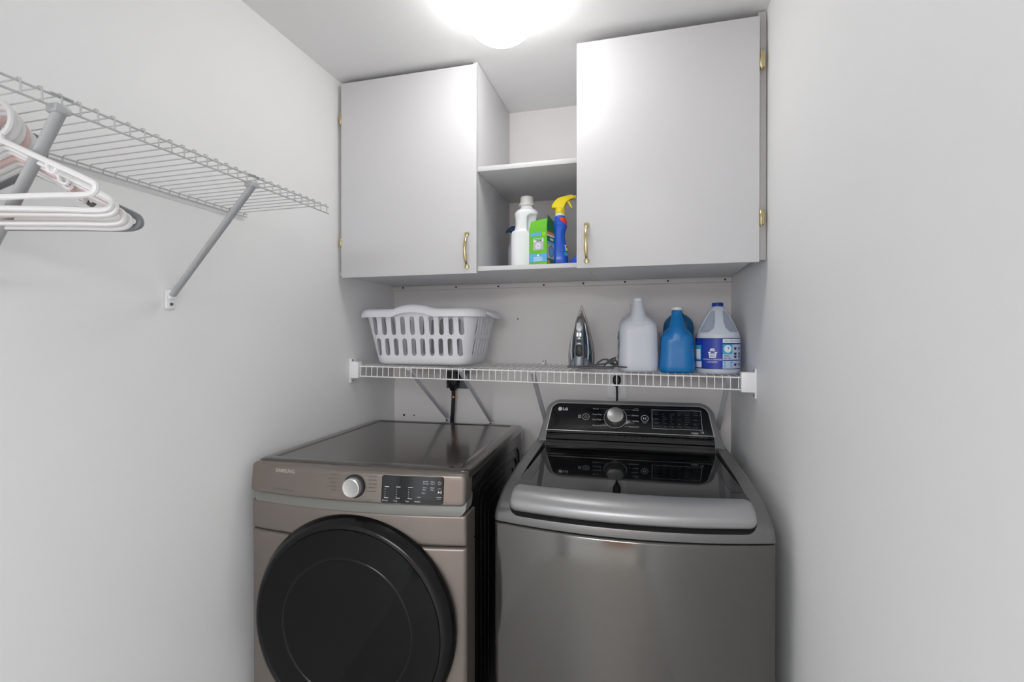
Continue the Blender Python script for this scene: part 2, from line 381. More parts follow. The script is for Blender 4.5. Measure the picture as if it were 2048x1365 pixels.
# ------------------------------------------------------------------ hangers on the brace
def hanger_mesh(hw, drop, r, rot=0., hookr=.025):
    b = B(); nz = 0.
    tip = .020
    arm = bez([(-.004, 0, 0), (-hw*.45, 0, -drop*.36), (-hw+tip, 0, -drop*.72), (-hw+.002, 0, -drop*.86), (-hw+tip*.7, 0, -drop), (-hw*.5, 0, -drop), (0, 0, -drop)], 6)
    loop = arm+[Vector((-p.x, p.y, p.z)) for p in arm[::-1]][1:]
    b.tube(loop, r, 8, closed=True)
    return b
def hook_path(R, ang0=-60, ang1=200, n=16):
    pts = [Vector((0, 0, 0)), Vector((0, 0, .012))]
    for k in range(n+1):
        a = math.radians(ang0+(ang1-ang0)*k/n); pts.append(Vector((-R*.35+R*math.cos(a), 0, .012+R*.9+R*math.sin(a))))
    return pts
HG = 'hangers hooked on the left shelf brace'
def hanger(loc, rz, hw, drop, m, label, r=.0045, notch=True, hang=0.):
    o = thing('clothes_hanger', label, 'hanger', loc, rz, HG)
    part('frame', hanger_mesh(hw, drop, r), m, o)
    part('hook', B().tube(hook_path(.026), r*.95, 8), m, o)
    if notch:
        for s in (-1, 1):
            x = s*hw*.48; z = -drop*.40
            part('strap_hook', B().tube(bez([(x, 0, z), (x+s*.003, 0, z-.013), (x+s*.012, 0, z-.017), (x+s*.018, 0, z-.008)], 5), r*.6, 6), m, o)
    return o
RZ = math.radians(15.1)
H0 = Vector((-.945, .535, 1.668))
hs = [(.159, .084, M_HANG, 'white plastic hanger nearest the camera, highest of the bunch'),
      (.155, .094, M_HANG, 'second white hanger in the bunch, just behind the highest one'),
      (.160, .095, M_HANG, 'third white hanger from the front of the bunch'),
      (.160, .090, M_HANGP, 'pink hanger showing between the white hooks of the bunch'),
      (.165, .096, M_HANG, 'white hanger behind the pink one in the bunch'),
      (.168, .096, M_HANG, 'white hanger directly in front of the dark grey one')]
for i, (hw, dr, m, lab) in enumerate(hs):
    hanger(H0+Vector((-.0075, .0105, -.0040))*i, RZ+math.radians((-6, 4, 2, 0, 1, 2)[i]), hw, dr, m, lab, .0046)
hanger(H0+Vector((-.0075, .0115, -.0035))*6, RZ+.02, .176, .092, M_HANGG, 'dark grey hanger at the back of the white bunch', .0058)

# ------------------------------------------------------------------ dryer
DR = thing('dryer', 'champagne front loading dryer with round black door', 'dryer', (-.765, 1.195, 0), math.radians(2.5))
dh = .318
def dyb(x): return -.030*(1-(x/dh)**2)
part('body', B().box(-.312, .312, .045, .735, .02, 1.000, .006), M_BLKP, DR)
for sx in (-1, 1):                          # embossed ribs on the black side sheets
    for k in range(4):
        i = .05+.045*k; pts = [(.735-i, .08), (.735-i, .95-.6*i), (.735-i-.03, .98-.6*i), (.10+i*.9, .98-.6*i), (.07+i*.9, .95-.6*i), (.07+i*.9, .08)]
        part('side_rib', B().tube([(sx*.3125, a, z) for a, z in pts], .0022, 6), M_BLKP, DR)
tp = B(); rings = []                        # top sheet with soft edges and a raised rim
for ins, z in ((.004, .998), (0, 1.002), (0, 1.016), (.003, 1.0215), (.008, 1.0245), (.040, 1.0250), (.043, 1.0232), (.044, 1.0228), (.048, 1.0228), (.30, 1.0228)):
    rr = rrect(dh-ins*.95, .36-ins*.98, max(.004, .022-ins*.4), 5, 0, .375); rings.append([(a, b2, z) for a, b2 in rr])
part('top_panel', tp.loft(rings), M_CHAMPT, DR)
part('front_panel', curved_panel(-dh, dh, .05, .8315, .004, lambda x, z: dyb(x), .075, .010, 28, 8), M_CHAMP, DR)
part('upper_front_panel', curved_panel(-dh, dh, .834, .9145, .004, lambda x, z: dyb(x), .075, .008, 28, 4), M_CHAMP, DR)
def gripy(x, z):
    t = (z-.913)/.03; return dyb(x)+.001+.017*max(0, min(1, t))**.8
part('grip_band', curved_panel(-dh+.004, dh-.004, .912, .958, .018, gripy, .05, .002, 28, 6, .002), M_GRIP, DR)
def cpy(x, z): return dyb(x)-.008+(z-.942)*.12
cpn = part('control_panel', curved_panel(-dh+.001, dh-.001, .9395, 1.0205, .014, cpy, .055, .008, 30, 8, .016), M_CHAMP, DR)
def dmap(off=.0006): return lambda a, b2: Vector((a, cpy(a, b2)-off, b2))
disp = part('display', curved_panel(.098, .262, .9445, 1.0135, .006, lambda x, z: cpy(x, z)-.0015, .004, .0015, 14, 3), M_PANEL, cpn, 'glossy black touch display')
dm = dmap(.0022)
ik = Ink(dm)
for k, x in enumerate((.107, .138, .170)):
    ik.rect(x, .985, x+.012, .9865)
    for j in range(4): ik.rect(x+.001, .979-.006*j, x+.0025, .9805-.006*j)
    ik.rect(x, .9570, x+.011, .9585)
for t, x in (('Dryness', .102), ('Temp', .132), ('Time', .164), ('Wrinkle', .188)): ik.text(t, x, .9495, .0036, sx=.9)
ik.rect(.195, .9615, .204, .9627); ik.ring(.146, .949, .006, .0004, 200, 340)
for t, x, z in (('Anti-Bac', .208, 1.000), ('Adjust', .228, 1.000), ('Thermal', .208, .9945), ('Time +', .228, .9945), ('Damp', .208, .985), ('Adjust', .228, .985), ('Alert', .208, .9795), ('Time -', .228, .9795), ('Signal', .206, .9715)): ik.text(t, x, z, .0034, sx=.85)
ik.ring(.2515, .9985, .0042, .0007, 120, 420); ik.rect(.2511, .9985, .2519, 1.0035); ik.rect(.2465, .984, .2565, .9847)
ik.poly([(.2480, .972), (.2480, .979), (.2535, .9755)]); ik.rect(.2545, .972, .2555, .979); ik.rect(.2562, .972, .2572, .979); ik.rect(.244, .9625, .258, .9635); ik.rect(.246, .9585, .256, .959)
ik.put('display_lettering', M_INKW, disp, 'white symbols and words on the touch display')
ik = Ink(dmap()); ik.text('SAMSUNG', -.228, 1.0010, .0095, sx=1.05, bold=.0004); ik.put('maker_lettering', M_INKL, cpn, 'silver raised brand lettering')
ik = Ink(dmap())
for t, z in (('NORMAL', 1.0065), ('HEAVY DUTY', .9955), ('BEDDING', .9855), ('STEAM SANITIZE', .9755), ('REFRESH', .9665)):
    ik.text(t, -.030, z, .0033, 'RIGHT', .9); ik.rect(-.028, z+.0014, -.018, z+.0018)
for t, z in (('DELICATES', 1.0075), ('PERM PRESS', .9975), ('QUICK DRY', .9880), ('TIME DRY', .9790), ('AIR FLUFF', .9695)):
    ik.text(t, .062, z, .0033, 'LEFT', .9); ik.rect(.050, z+.0014, .060, z+.0018)
ik.text('Multi-Steam   Moisture Sensor', -.232, .9545, .0036, sx=1.1); ik.rect(.266, 1.0095, .276, 1.0105); ik.text('Smart Care', .054, .9465, .0028)
ik.put('cycle_lettering', M_INKD, cpn, 'small dark cycle names around the dial')
kx, kz = .022, .9815; ky = cpy(kx, kz)
part('dial_ring', B().lathe([(.030, .004), (.0305, -.003), (.029, -.006), (.0255, -.007), (.0255, .004)], 40, 'y', (kx, ky, kz)), M_DARK, cpn, 'dark ring behind the dial')
part('dial', B().lathe([(.0255, 0), (.0252, -.018), (.0240, -.0205), (.022, -.0212), (.020, -.0205), (0, -.0205)], 40, 'y', (kx, ky, kz)), M_KNOB, cpn, 'brushed silver round dial')
dd = part('door', B().lathe([(.286, .006), (.287, -.006), (.283, -.013), (.273, -.031), (.266, -.036), (.259, -.0365), (.256, -.0335)], 96, 'y', (.012, -.024, .618), cap1=False), M_DDOOR, DR, 'round glossy black dryer door')
part('glass', B().lathe([(.2565, -.032), (.2555, -.0345), (.22, -.0375), (.12, -.0405), (.0, -.0415)], 96, 'y', (.012, -.024, .618), cap0=True, cap1=False), M_DGLASS, dd, 'smoked glass disc')
part('window_ring', B().lathe([(.186, -.0382), (.184, -.0398), (.181, -.0402), (.179, -.0385)], 96, 'y', (.012, -.024, .618), False, False), M_DDOOR, dd)
for x in (-.25, .25):
    for yy in (.10, .66): part('foot', B().lathe([(.022, 0), (.022, .012), (.012, .014), (.012, .024)], 16, 'z', (x, yy, 0)), M_BLACK, DR)

# ------------------------------------------------------------------ washer
WS = thing('washing_machine', 'stainless top loading washer with black glass lid', 'washer', (-.050, 1.285, 0), math.radians(2.0))
wh = .343
def wyb(x): return -.050*(1-(x/wh)**2)
part('body', B().box(-.338, .338, .035, .715, .02, .885, .006), M_SS2, WS)
part('front_panel', curved_panel(-wh, wh, .045, .8845, .003, lambda x, z: wyb(x), .09, .010, 36, 10), M_SS, WS, 'brushed stainless front sheet')
prof0 = [(.002, .887), (0, .900), (.004, .912), (.013, .9215), (.03, .9300), (.07, .9450), (.12, .9560), (.265, .9715), (.54, .9835), (.715, .986), (.715, .887)]
rings = []
for x, dz, ins in [(-wh, -.010, .006), (-wh+.002, -.005, .002), (-wh+.006, -.001, 0)]+[(-wh+.012+(2*wh-.024)*k/30, .010*min(1, min(k, 30-k)/3.), 0) for k in range(31)]+[(wh-.006, -.001, 0), (wh-.002, -.005, .002), (wh, -.010, .006)]:
    f = wyb(max(-wh, min(wh, x)))
    ring = []
    for (py, pz) in prof0:
        fall = max(0, 1-py/.35); up = 1 if pz > .89 else 0
        ring.append((x, py+f*fall+ins*(1 if py < .1 else -1 if py > .7 else 0), pz+dz*up*min(1, max(0, (pz-.9)/.03)) if dz > 0 else pz+dz*up))
    rings.append(ring)
hous = B().loft(rings).mesh('top_housing')
cut = B(); cav = []
zb = .908; cw = .3035
cav = [(-cw, 1.2), (-cw+.004, .98), (-cw, .945)]+[(-cw+.030-.030*math.cos(PI/2*k/6), zb+.030-.030*math.sin(PI/2*k/6)) for k in range(7)]
cav = cav+[(-a, z) for a, z in cav[::-1]]
cut.prism(cav, -.12, .60, 'y')
hous = fin(diff(hous, cut.mesh()), 40)
part('top_housing', hous, M_SS2, WS)
part('lid_well', B().box(-cw+.001, cw-.001, wyb(0)+.075, .597, .9085, .925, .002), M_DARK, WS, 'dark recess under the lid')
part('recess_lip', curved_panel(-.290, .290, .9082, .930, .002, lambda x, z: wyb(x)*.95+.030, .05, .001, 24, 2), M_DARK, WS)
# lid: black glass with a silver pillow-shaped handle along its front
lw2 = .2985
def lidz(yy): return .9665+.018*(yy-.10)
lr = []
for i in range(25):
    x = -lw2+2*lw2*i/24; f = wyb(x*1.05)*.62+.062
    lr.append([(x, f, lidz(f)), (x, .30, lidz(.30)), (x, .548, lidz(.548)), (x, .548, lidz(.548)-.008), (x, f, lidz(f)-.008)])
lidp = part('lid', B().loft(lr), M_GLASS, WS, 'black glass lid')
for sx in (-1, 1): part('lid_frame', B().loft([[(sx*(lw2-.030*t-.004), yy, lidz(yy)+.0006) for t in (0, 1)]+[(sx*(lw2-.030*t-.004), yy, lidz(yy)-.001) for t in (1, 0)] for yy in (.12, .53)]), M_PANEL, lidp)
hr = []
ends = [(0, .55), (.003, .80), (.008, .93), (.016, 1.)]
xs = [(-lw2+d, s) for d, s in ends]+[(-lw2+.016+(2*lw2-.032)*k/28, 1.) for k in range(1, 28)]+[(lw2-d, s) for d, s in ends[::-1]]
for x, s in xs:
    bk = wyb(x*1.05)*.62+.064; fr = wyb(x)*1.0-.004
    P = [(bk, .9705), (bk*.75+fr*.25, .9745), (bk*.45+fr*.55, .9715), (bk*.2+fr*.8, .962), (fr+.004, .950), (fr, .938), (fr+.001, .928), (fr+.006, .9215), (fr+.018, .920), (fr+.06, .926), (bk, .955)]
    cyy = sum(p[0] for p in P)/len(P); cz = sum(p[1] for p in P)/len(P)
    hr.append([(x, cyy+(a-cyy)*(.6+.4*s), cz+(z-cz)*s) for a, z in P])
part('lid_handle', fin(B().loft(hr).mesh(), 50), M_HOOD, lidp, 'silver rounded lid handle')
# hinge zone under the control panel
hz = [(.545, .930), (.545, .9485), (.552, .953), (.560, .9515), (.566, .962), (.572, .9655), (.576, .964), (.582, .978), (.590, .9835), (.594, .981), (.602, .999), (.610, 1.004), (.612, 1.040), (.66, 1.04), (.66, .930)]
part('hinge_cover', fin(B().loft([[(x, a, z) for a, z in hz] for x in (-.300, .300)]).mesh(), 25), M_GLASS, WS, 'black lid hinge cover')
# backsplash, face tilted back
T0 = Vector((0, .556, .966)); T1 = Vector((0, .672, 1.134)); et = (T1-T0).normalized(); TL = (T1-T0).length; nn = Vector((0, -et.z, et.y))
def bmap(off): return lambda a, t: T0+Vector((a, 0, 0))+et*t+nn*off
def outline(hb, ht, t0, t1, r, n=8):
    pts = [(-hb, t0)]
    pts += [(-ht+r-r*math.cos(PI/2*k/n), t1-r+r*math.sin(PI/2*k/n)) for k in range(n+1)]
    return pts+[(-a, t) for a, t in pts[::-1]]
bs = B(); f0 = bmap(0)
ro = [[bmap(o)(a, t) for a, t in outline(hb, ht, t0, t1, r)] for o, hb, ht, t0, t1, r in ((-.085, .322, .297, 0, TL-.004, .05), (-.02, .337, .310, 0, TL+.002, .058), (-.006, .335, .307, 0, TL-.001, .056), (0, .328, .299, 0, TL-.008, .050))]
bsp = part('backsplash', fin(bs.loft(ro).mesh(), 40), M_BSS, WS, 'silver rounded control housing')
def slab(name, o0, o1, hb, ht, t0, t1, r, m, par, lab=None):
    return part(name, B().loft([[bmap(o)(a, t) for a, t in outline(hb-i, ht-i, t0+i, t1-i, r)] for o, i in ((o0, 0), (o1-.0006, 0), (o1, .0008))]), m, par, lab)
hk = B(); rt_ = [(.006, -.004), (.006, .004), (.018, .006), (.021, .0015), (.030, .0015), (.033, .0065), (.046, .0075), (.049, .0015), (.056, .0015), (.059, .0045), (.0675, .0045), (.0675, -.004)]
part('hinge_louvre', fin(hk.loft([[bmap(o)(x, t) for t, o in rt_] for x in (-.2965, .2965)]).mesh(), 25), M_GLASS, bsp, 'black ridged strip below the control panel')
PB = .0700; PT = TL-.022
slab('panel_trim', -.004, .0034, .2995, .2895, PB-.0042, PT+.0040, .037, M_TRIM, bsp, 'bright metal edge around the panel')
wp = slab('control_panel', -.004, .0042, .2955, .2855, PB, PT, .034, M_PANEL, bsp, 'black control panel')
def wmap(off=.0047): return lambda a, t: bmap(off)(a, PB+t)
ik = Ink(wmap())
ik.disc(-.2525, .0865, .0080); ik.text('LG', -.2420, .0815, .0105, sx=1.05, bold=.0006)
ik.ring(-.153, .057, .0130, .0014); ik.ring(-.153, .057, .0050, .0009, 120, 420); ik.rect(-.1535, .057, -.1525, .0635)
for k in range(3): ik.rect(-.182, .0555+.005*k-.004, -.171, .0572+.005*k-.004)
ik.ring(.062, .058, .0135, .0014); ik.poly([(.056, .0535), (.056, .0625), (.0625, .058)]); ik.rect(.0635, .0535, .0648, .0625); ik.rect(.0662, .0535, .0675, .0625); ik.rect(.054, .0395, .070, .0405)
ik.ring(-.044, .057, .0420, .0012, n=48)
ik.disc(-.2525, .0865, .0001)
for t, z in (('Normal', .0890), ('Heavy Duty', .0660), ('Deep Wash', .0440), ('Waterproof', .0200)):
    ik.text(t, -.128 if len(t) > 6 else -.128, z, .0058, 'LEFT', .82)
for z, a0, a1 in ((.0915, -.104, -.072), (.0685, -.0935, -.0870), (.0465, -.0960, -.0870), (.0225, -.0930, -.0720)): ik.rect(a0, z, a1, z+.0004)
for t, z in (('Normal', .0885), ('Delicates', .0660), ('Bedding', .0430), ('Downloaded', .0200)): ik.text(t, .0405, z, .0058, 'RIGHT', .82)
for z, a0, a1 in ((.0910, -.018, .0160), (.0685, -.002, .0110), (.0455, -.002, .0140), (.0225, -.012, .0035)): ik.rect(a0, z, a1, z+.0004)
ik.text('Allergiene', .0405, .0960, .0024, 'RIGHT')
ik.text('10', .2510, .0065, .0085, sx=1.1); ik.rect(.222, .0085, .245, .0095); ik.rect(.220, .0055, .247, .0068); ik.rect(.228, .003, .242, .0038)
ik.put('lettering', M_INKW, wp, 'white emblem, cycle names and button symbols')
ik = Ink(wmap()); ik.frame(.0880, .0190, .2600, .0950, .0010)
ik.put('display_frame', M_INKW, wp, 'thin white rectangle around the display')
ik = Ink(wmap()); C_ = [.0935, .125, .152, .179, .203, .232]
for t, x in zip(('Water Plus', 'Temp.', 'Spin', 'Soil', 'Special', 'Add'), (.0930, .1265, .1550, .1830, .2060, .2380)): ik.text(t, x, .0270, .0042, sx=.8)
for x in (.121, .149, .177, .201, .232): ik.rect(x, .0235, x+.0006, .0330)
for r, words in enumerate((('Stain Care', '', '', '', '', 'Tub Clean'), ('Fresh Care', 'Hot', 'Extra High', 'Heavy', 'Rinse+Spin', 'Extra Rinse'), ('', 'Warm', 'High', '.', 'Extra Rinse', ''), ('Delay Wash', 'Eco Warm', 'Medium', 'Normal', 'Wrinkle Care', 'Pre Wash'), ('', 'Cold', 'Low', '.', 'Fabric Soft', ''), ('Turbo Wash', 'Tap Cold', 'No Spin', 'Light', 'Signal', 'Child Lock'))):
    for c, t in enumerate(words):
        if t: ik.text(t, C_[c], .0845-.0092*r, .0033, sx=.72)
for z in (.0770, .0560, .0440): ik.rect(.0930, z, .116, z+.0004); ik.rect(.232, z, .256, z+.0004)
ik.rect(.224, .0975, .247, .0985); ik.rect(.122, .0150, .142, .0158)
ik.put('display_lettering', M_INKG, wp, 'dim grey words inside the display')
slab2 = Ink(wmap(.0044)); slab2.rect(.178, .0800, .222, .0925); slab2.put('digit_window', mat('digit_window', '#26282c', .2), wp)
K = bmap(0)(-.044, PB+.057); KM = Matrix.Translation(K) @ Matrix(((1, 0, 0), (0, nn.y, et.y), (0, nn.z, et.z))).to_4x4()
def onface(b): return b.xf(Matrix.Translation(K) @ Matrix([[1, 0, 0, 0], [0, nn.y, et.y, 0], [0, nn.z, et.z, 0], [0, 0, 0, 1]]))
part('dial_well', onface(B().lathe([(.0405, .002), (.0400, .0068), (.036, .0078), (0, .0078)], 48, 'y')), M_BLACK, wp, 'black ring around the dial')
part('dial', onface(B().lathe([(.0335, .006), (.0310, .028), (.0300, .0300), (.028, .0305), (0, .0305)], 48, 'y')), M_KNOB, wp, 'large brushed silver dial')
for x in (-.27, .27):
    for yy in (.10, .66): part('foot', B().lathe([(.022, 0), (.022, .012), (.012, .014), (.012, .024)], 16, 'z', (x, yy, 0)), M_BLACK, WS)

# ------------------------------------------------------------------ outlets, plugs and cords
ot = thing('wall_outlet', 'dark grey outlet plate above the dryer', 'outlet', (-.808, YB, 1.187))
part('plate', B().box(-.053, .053, -.006, -.0005, -.039, .039, .002), M_GREYPL, ot)
part('screw', B().lathe([(.003, -.008), (.003, -.005)], 10, 'y', (.028, 0, -.012)), M_SCREW, ot)
pc = thing('power_cord', 'black dryer cord with a large plug and copper clip', 'cord', (-.818, 2.05, 1.187))
part('plug', B().loft([[(a, b2-.001, z) for a, b2 in rrect(hx, hy, .006)] for hx, hy, z in ((.018, .020, .036), (.022, .0205, .030), (.022, .0205, -.012), (.016, .018, -.026), (.012, .014, -.040), (.011, .011, -.046))][::-1]), M_BLACK, pc)
part('cable', B().tube(bez([(0, 0, -.04), (.0, 0, -.08), (-.003, .0, -.13), (-.006, 0, -.18), (-.003, .0, -.24), (0, .0, -.40)], 6), .0085, 10), M_BLACK, pc)
part('clip', B().lathe([(.0105, -.004), (.0105, .004)], 16, 'z', (0, 0, -.0735)).box(.006, .016, -.004, .004, -.0765, -.0705, .001), M_COPPER, pc)
o2 = thing('wall_outlet', 'white outlet plate behind the wire shelf above the washer', 'outlet', (-.1195, YB, 1.183))
part('plate', B().box(-.040, .040, -.006, -.0005, -.058, .058, .002), M_CLIP, o2)
for dz in (.022, -.022): part('socket', B().loft([[(a, yy, b2+dz) for a, b2 in rrect(.016-i, .015-i, .010)] for yy, i in ((-.005, 0), (-.0078, 0), (-.0085, .001))]), M_WP, o2)
p2 = thing('power_cord', 'thin dark washer cord with a round plug', 'cord', (-.1195, 2.06, 1.197))
part('plug', B().loft([[(a, b2, z) for a, b2 in rrect(hx, hy, .008)] for hx, hy, z in ((.010, .010, .022), (.015, .011, .014), (.016, .011, -.002), (.010, .010, -.016), (.005, .005, -.024))][::-1]), M_BLACK, p2)
part('cable', B().tube(bez([(0, 0, -.02), (.001, -.001, -.06), (.0, -.001, -.12), (-.001, .004, -.25)], 5), .0038, 8), M_BLACK, p2)

# ------------------------------------------------------------------ laundry basket
bx, by, bz = -.846, 1.893, 1.2670
LB = thing('laundry_basket', 'white plastic laundry basket with slotted sides', 'basket', (bx, by, bz), 0)
BH = .205; bhx0, bhy0, bhx1, bhy1 = .194, .122, .234, .152
def bsec(t, th=0): return bhx0+(bhx1-bhx0)*t-th, bhy0+(bhy1-bhy0)*t-th
def ringb(t, th, z): hx, hy = bsec(t, th); return [(a, b2, z) for a, b2 in rrect(hx, hy, .058-th, 6)]
lev = [0.06, .12, .3, .5, .7, .85, 1.]
rs = [[(a*.93, b2*.91, .0) for a, b2 in rrect(bhx0, bhy0, .05, 6)], [(a*.975, b2*.97, .004) for a, b2 in rrect(bhx0, bhy0, .055, 6)]]+[ringb(t, 0, t*BH) for t in lev]
rs += [ringb(t, .0032, t*BH) for t in lev[::-1]]+[[(a*.93, b2*.91, .0045) for a, b2 in rrect(bhx0, bhy0, .05, 6)]]
bk = B().loft(rs).mesh('basket_body')
c1 = B(); c2 = B()
for j in range(10):
    u = (j-4.5)/4.5
    for t0, t1, k in ((.56, .91, .168), (.17, .50, .158)):
        xt = u*k*1.06; c1.join(B().prism([(a+xt, z) for a, z in capsule(.0098, t0*BH, t1*BH)], -.4, .4, 'y'))
for j in range(6):
    u = (j-2.5)/2.5
    for t0, t1, k in ((.56, .91, .088), (.17, .50, .078)): c2.join(B().prism([(a+u*k, z) for a, z in capsule(.0085, t0*BH, t1*BH)], -.5, .5, 'x'))
bk = fin(diff(diff(bk, c1.mesh()), c2.mesh()), 40)
part('body', bk, M_WP, LB)
rim = []
def rimring(ex, z, hump):
    pts = rrect(bhx1+ex, bhy1+ex, .062+ex, 8); out = []; N = 10
    dense = []
    base = rrect(bhx1, bhy1, .062, 8)
    for i in range(len(pts)):
        p, q = pts[i], pts[(i+1) % len(pts)]; n = max(1, int(math.dist(base[i], base[(i+1) % len(base)])/.02))
        dense += [(p[0]+(q[0]-p[0])*k/n, p[1]+(q[1]-p[1])*k/n) for k in range(n)]
    for a, b2 in dense:
        h = 0
        if abs(b2) > bhy1*.8: h = .017*max(0, math.cos(min(PI/2, abs(a+.01)/.085*PI/2)))**.8 if abs(a) < .085 else 0
        out.append((a, b2, z+h*hump))
    return out
rp = [(-.004, BH-.016, .6), (.0, BH-.012, 1), (.006, BH-.012, 1), (.012, BH-.014, 1), (.019, BH-.022, 1), (.0225, BH-.022, 1), (.0225, BH-.010, 1), (.020, BH-.001, 1), (.014, BH+.006, 1), (.004, BH+.010, 1), (-.003, BH+.010, 1), (-.006, BH+.006, 1)]
rim = [rimring(*q) for q in rp]
part('rim', fin(B().loft(rim+[rim[0]], False, False).mesh(), 50), M_WP, LB, 'rolled rim with raised hand grips')
for s in (-1, 1): part('end_handle', B().loft([[(s*(bhx1+.006+dx), yy, BH+.004-dz) for dx, dz in ((0, 0), (.020*k, .001), (.034*k, .012*k), (.037*k, .030*k), (.034*k, .030*k), (.030*k, .014*k), (.018*k, .006), (0, .006))] for yy, k in ((-.075, .5), (-.06, .85), (-.04, 1), (.04, 1), (.06, .85), (.075, .5))]), M_WP, LB)

# ------------------------------------------------------------------ steam iron
M_IRS = mat('iron_steel', '#6a6562', .35, .8); M_IRB = mat('iron_blue_tank', '#1d4668', .15, 0, spec=.6, coat=.4); M_IRG = mat('iron_grey_plastic', '#777d84', .25, .35); M_IRK = mat('iron_black', '#131416', .4); M_CORD = mat('cord_grey', '#55565a', .5)
IR = thing('steam_iron', 'silver and blue steam iron standing on its heel on the wire shelf', 'iron', (-.236, 1.832, 1.2640), math.radians(2))
def ir_out(hw, h, z0, n=12):
    pts = []
    for k in range(n+1):
        t = k/n; ww = hw*(1-t**2.1)*(.93+.07*math.sin(min(1, t*2)*PI)); pts.append((ww, z0+h*t))
    pts = pts[:-1]; top = (0, z0+h)
    return [(a, z) for a, z in pts]+[top]+[(-a, z) for a, z in pts[::-1]]
def irl(name, specs, m, lab=None): return part(name, B().loft([[(a, yy, z) for a, z in ir_out(hw, h, z0)] for yy, hw, h, z0 in specs]), m, IR, lab)
irl('soleplate', [(.050, .0475, .222, .004), (.046, .0495, .228, .002), (.038, .0495, .228, .002), (.036, .048, .225, .004)], M_IRS, 'dull silver soleplate')
irl('skirt', [(.037, .046, .208, .002), (.030, .0465, .207, .0), (.024, .045, .203, .0)], M_IRG)
irl('water_tank', [(.026, .043, .202, .0), (.012, .040, .194, .0), (.0, .034, .184, .0), (-.008, .026, .168, .0)], M_IRB, 'dark blue translucent water tank')
hb = B(); sec = [(.0, -.030, .0185, .030), (.02, -.034, .0185, .026), (.06, -.038, .0160, .018), (.10, -.040, .0145, .015), (.13, -.037, .0140, .015), (.155, -.030, .0140, .018), (.175, -.018, .0115, .016), (.186, -.009, .006, .010)]
part('handle', fin(B().loft([[(a, yy+b2, z) for a, b2 in rrect(hx, hy, min(hx, hy)*.7, 5)] for z, yy, hx, hy in sec]).mesh(), 50), M_IRG, IR, 'grey handle shell')
part('heel', B().loft([[(a, b2-.006, z) for a, b2 in rrect(hx, hy, .015)] for hx, hy, z in ((.034, .040, 0), (.036, .043, .004), (.034, .040, .022), (.026, .030, .034))]), M_IRG, IR)
def yh(z):
    for (z0, y0, _, h0), (z1, y1, _, h1) in zip(sec, sec[1:]):
        if z0 <= z <= z1: t = (z-z0)/(z1-z0); return (y0-h0)*(1-t)+(y1-h1)*t
    return -.05
part('dial', B().loft([[(a*k, yh(.062)+o, .062+b2*k) for a, b2 in rrect(.0115, .022, .0115, 6)] for o, k in ((.006, 1), (-.003, 1), (-.005, .8))]), M_IRK, IR, 'black oval grip')
part('button', B().loft([[(a*k, yh(.096)+o, .096+b2*k) for a, b2 in rrect(.009, .0055, .0055, 5)] for o, k in ((.006, 1), (-.003, 1), (-.0045, .8))]), M_IRK, IR)
for x in (-.005, .005): part('steam_button', B().loft([[(x+a*k, yh(.118)+o, .118+b2*k) for a, b2 in rrect(.004, .010, .004, 5)] for o, k in ((.008, 1), (-.004, 1), (-.006, .7))]), M_CHROME, IR)
part('chrome_strip', fin(B().loft([[(a, yh(z)+b2+.004, z) for a, b2 in rrect(hx, .007, .006, 4)] for z, hx in ((.132, .010), (.140, .0125), (.158, .0120), (.172, .009), (.180, .005))]).mesh(), 50), M_CHROME, IR)
for s in (-1, 1): part('side_trim', B().tube([(s*.026, -.022, .004), (s*.029, -.024, .06), (s*.025, -.022, .11), (s*.016, -.020, .16)], [.004, .005, .004, .003], 8), M_CHROME, IR)
cd = bez([(.034, -.028, .020), (.05, -.06, .006), (.02, -.085, .004), (-.035, -.080, .005), (-.02, -.055, .006), (.04, -.075, .008), (.10, -.055, .005), (.13, -.02, .010), (.085, -.015, .030), (.06, -.05, .006), (.12, -.10, .004), (.06, -.105, .004), (.0, -.098, .005), (.05, -.07, .012), (.11, -.03, .020), (.125, .0, .036), (.10, .01, .020), (.14, -.045, .006), (.19, -.02, .005), (.20, .05, .005)], 7)
part('cord', B().tube(cd, .0028, 8), M_CORD, IR, 'tangled grey cord')
cd = bez([(.085, -.03, .006), (.10, -.015, .022), (.125, -.005, .026), (.13, .01, .010), (.105, .012, .024), (.095, -.01, .030), (.12, -.02, .012)], 7)
part('cord', B().tube(cd, .003, 8), M_CORD, IR)

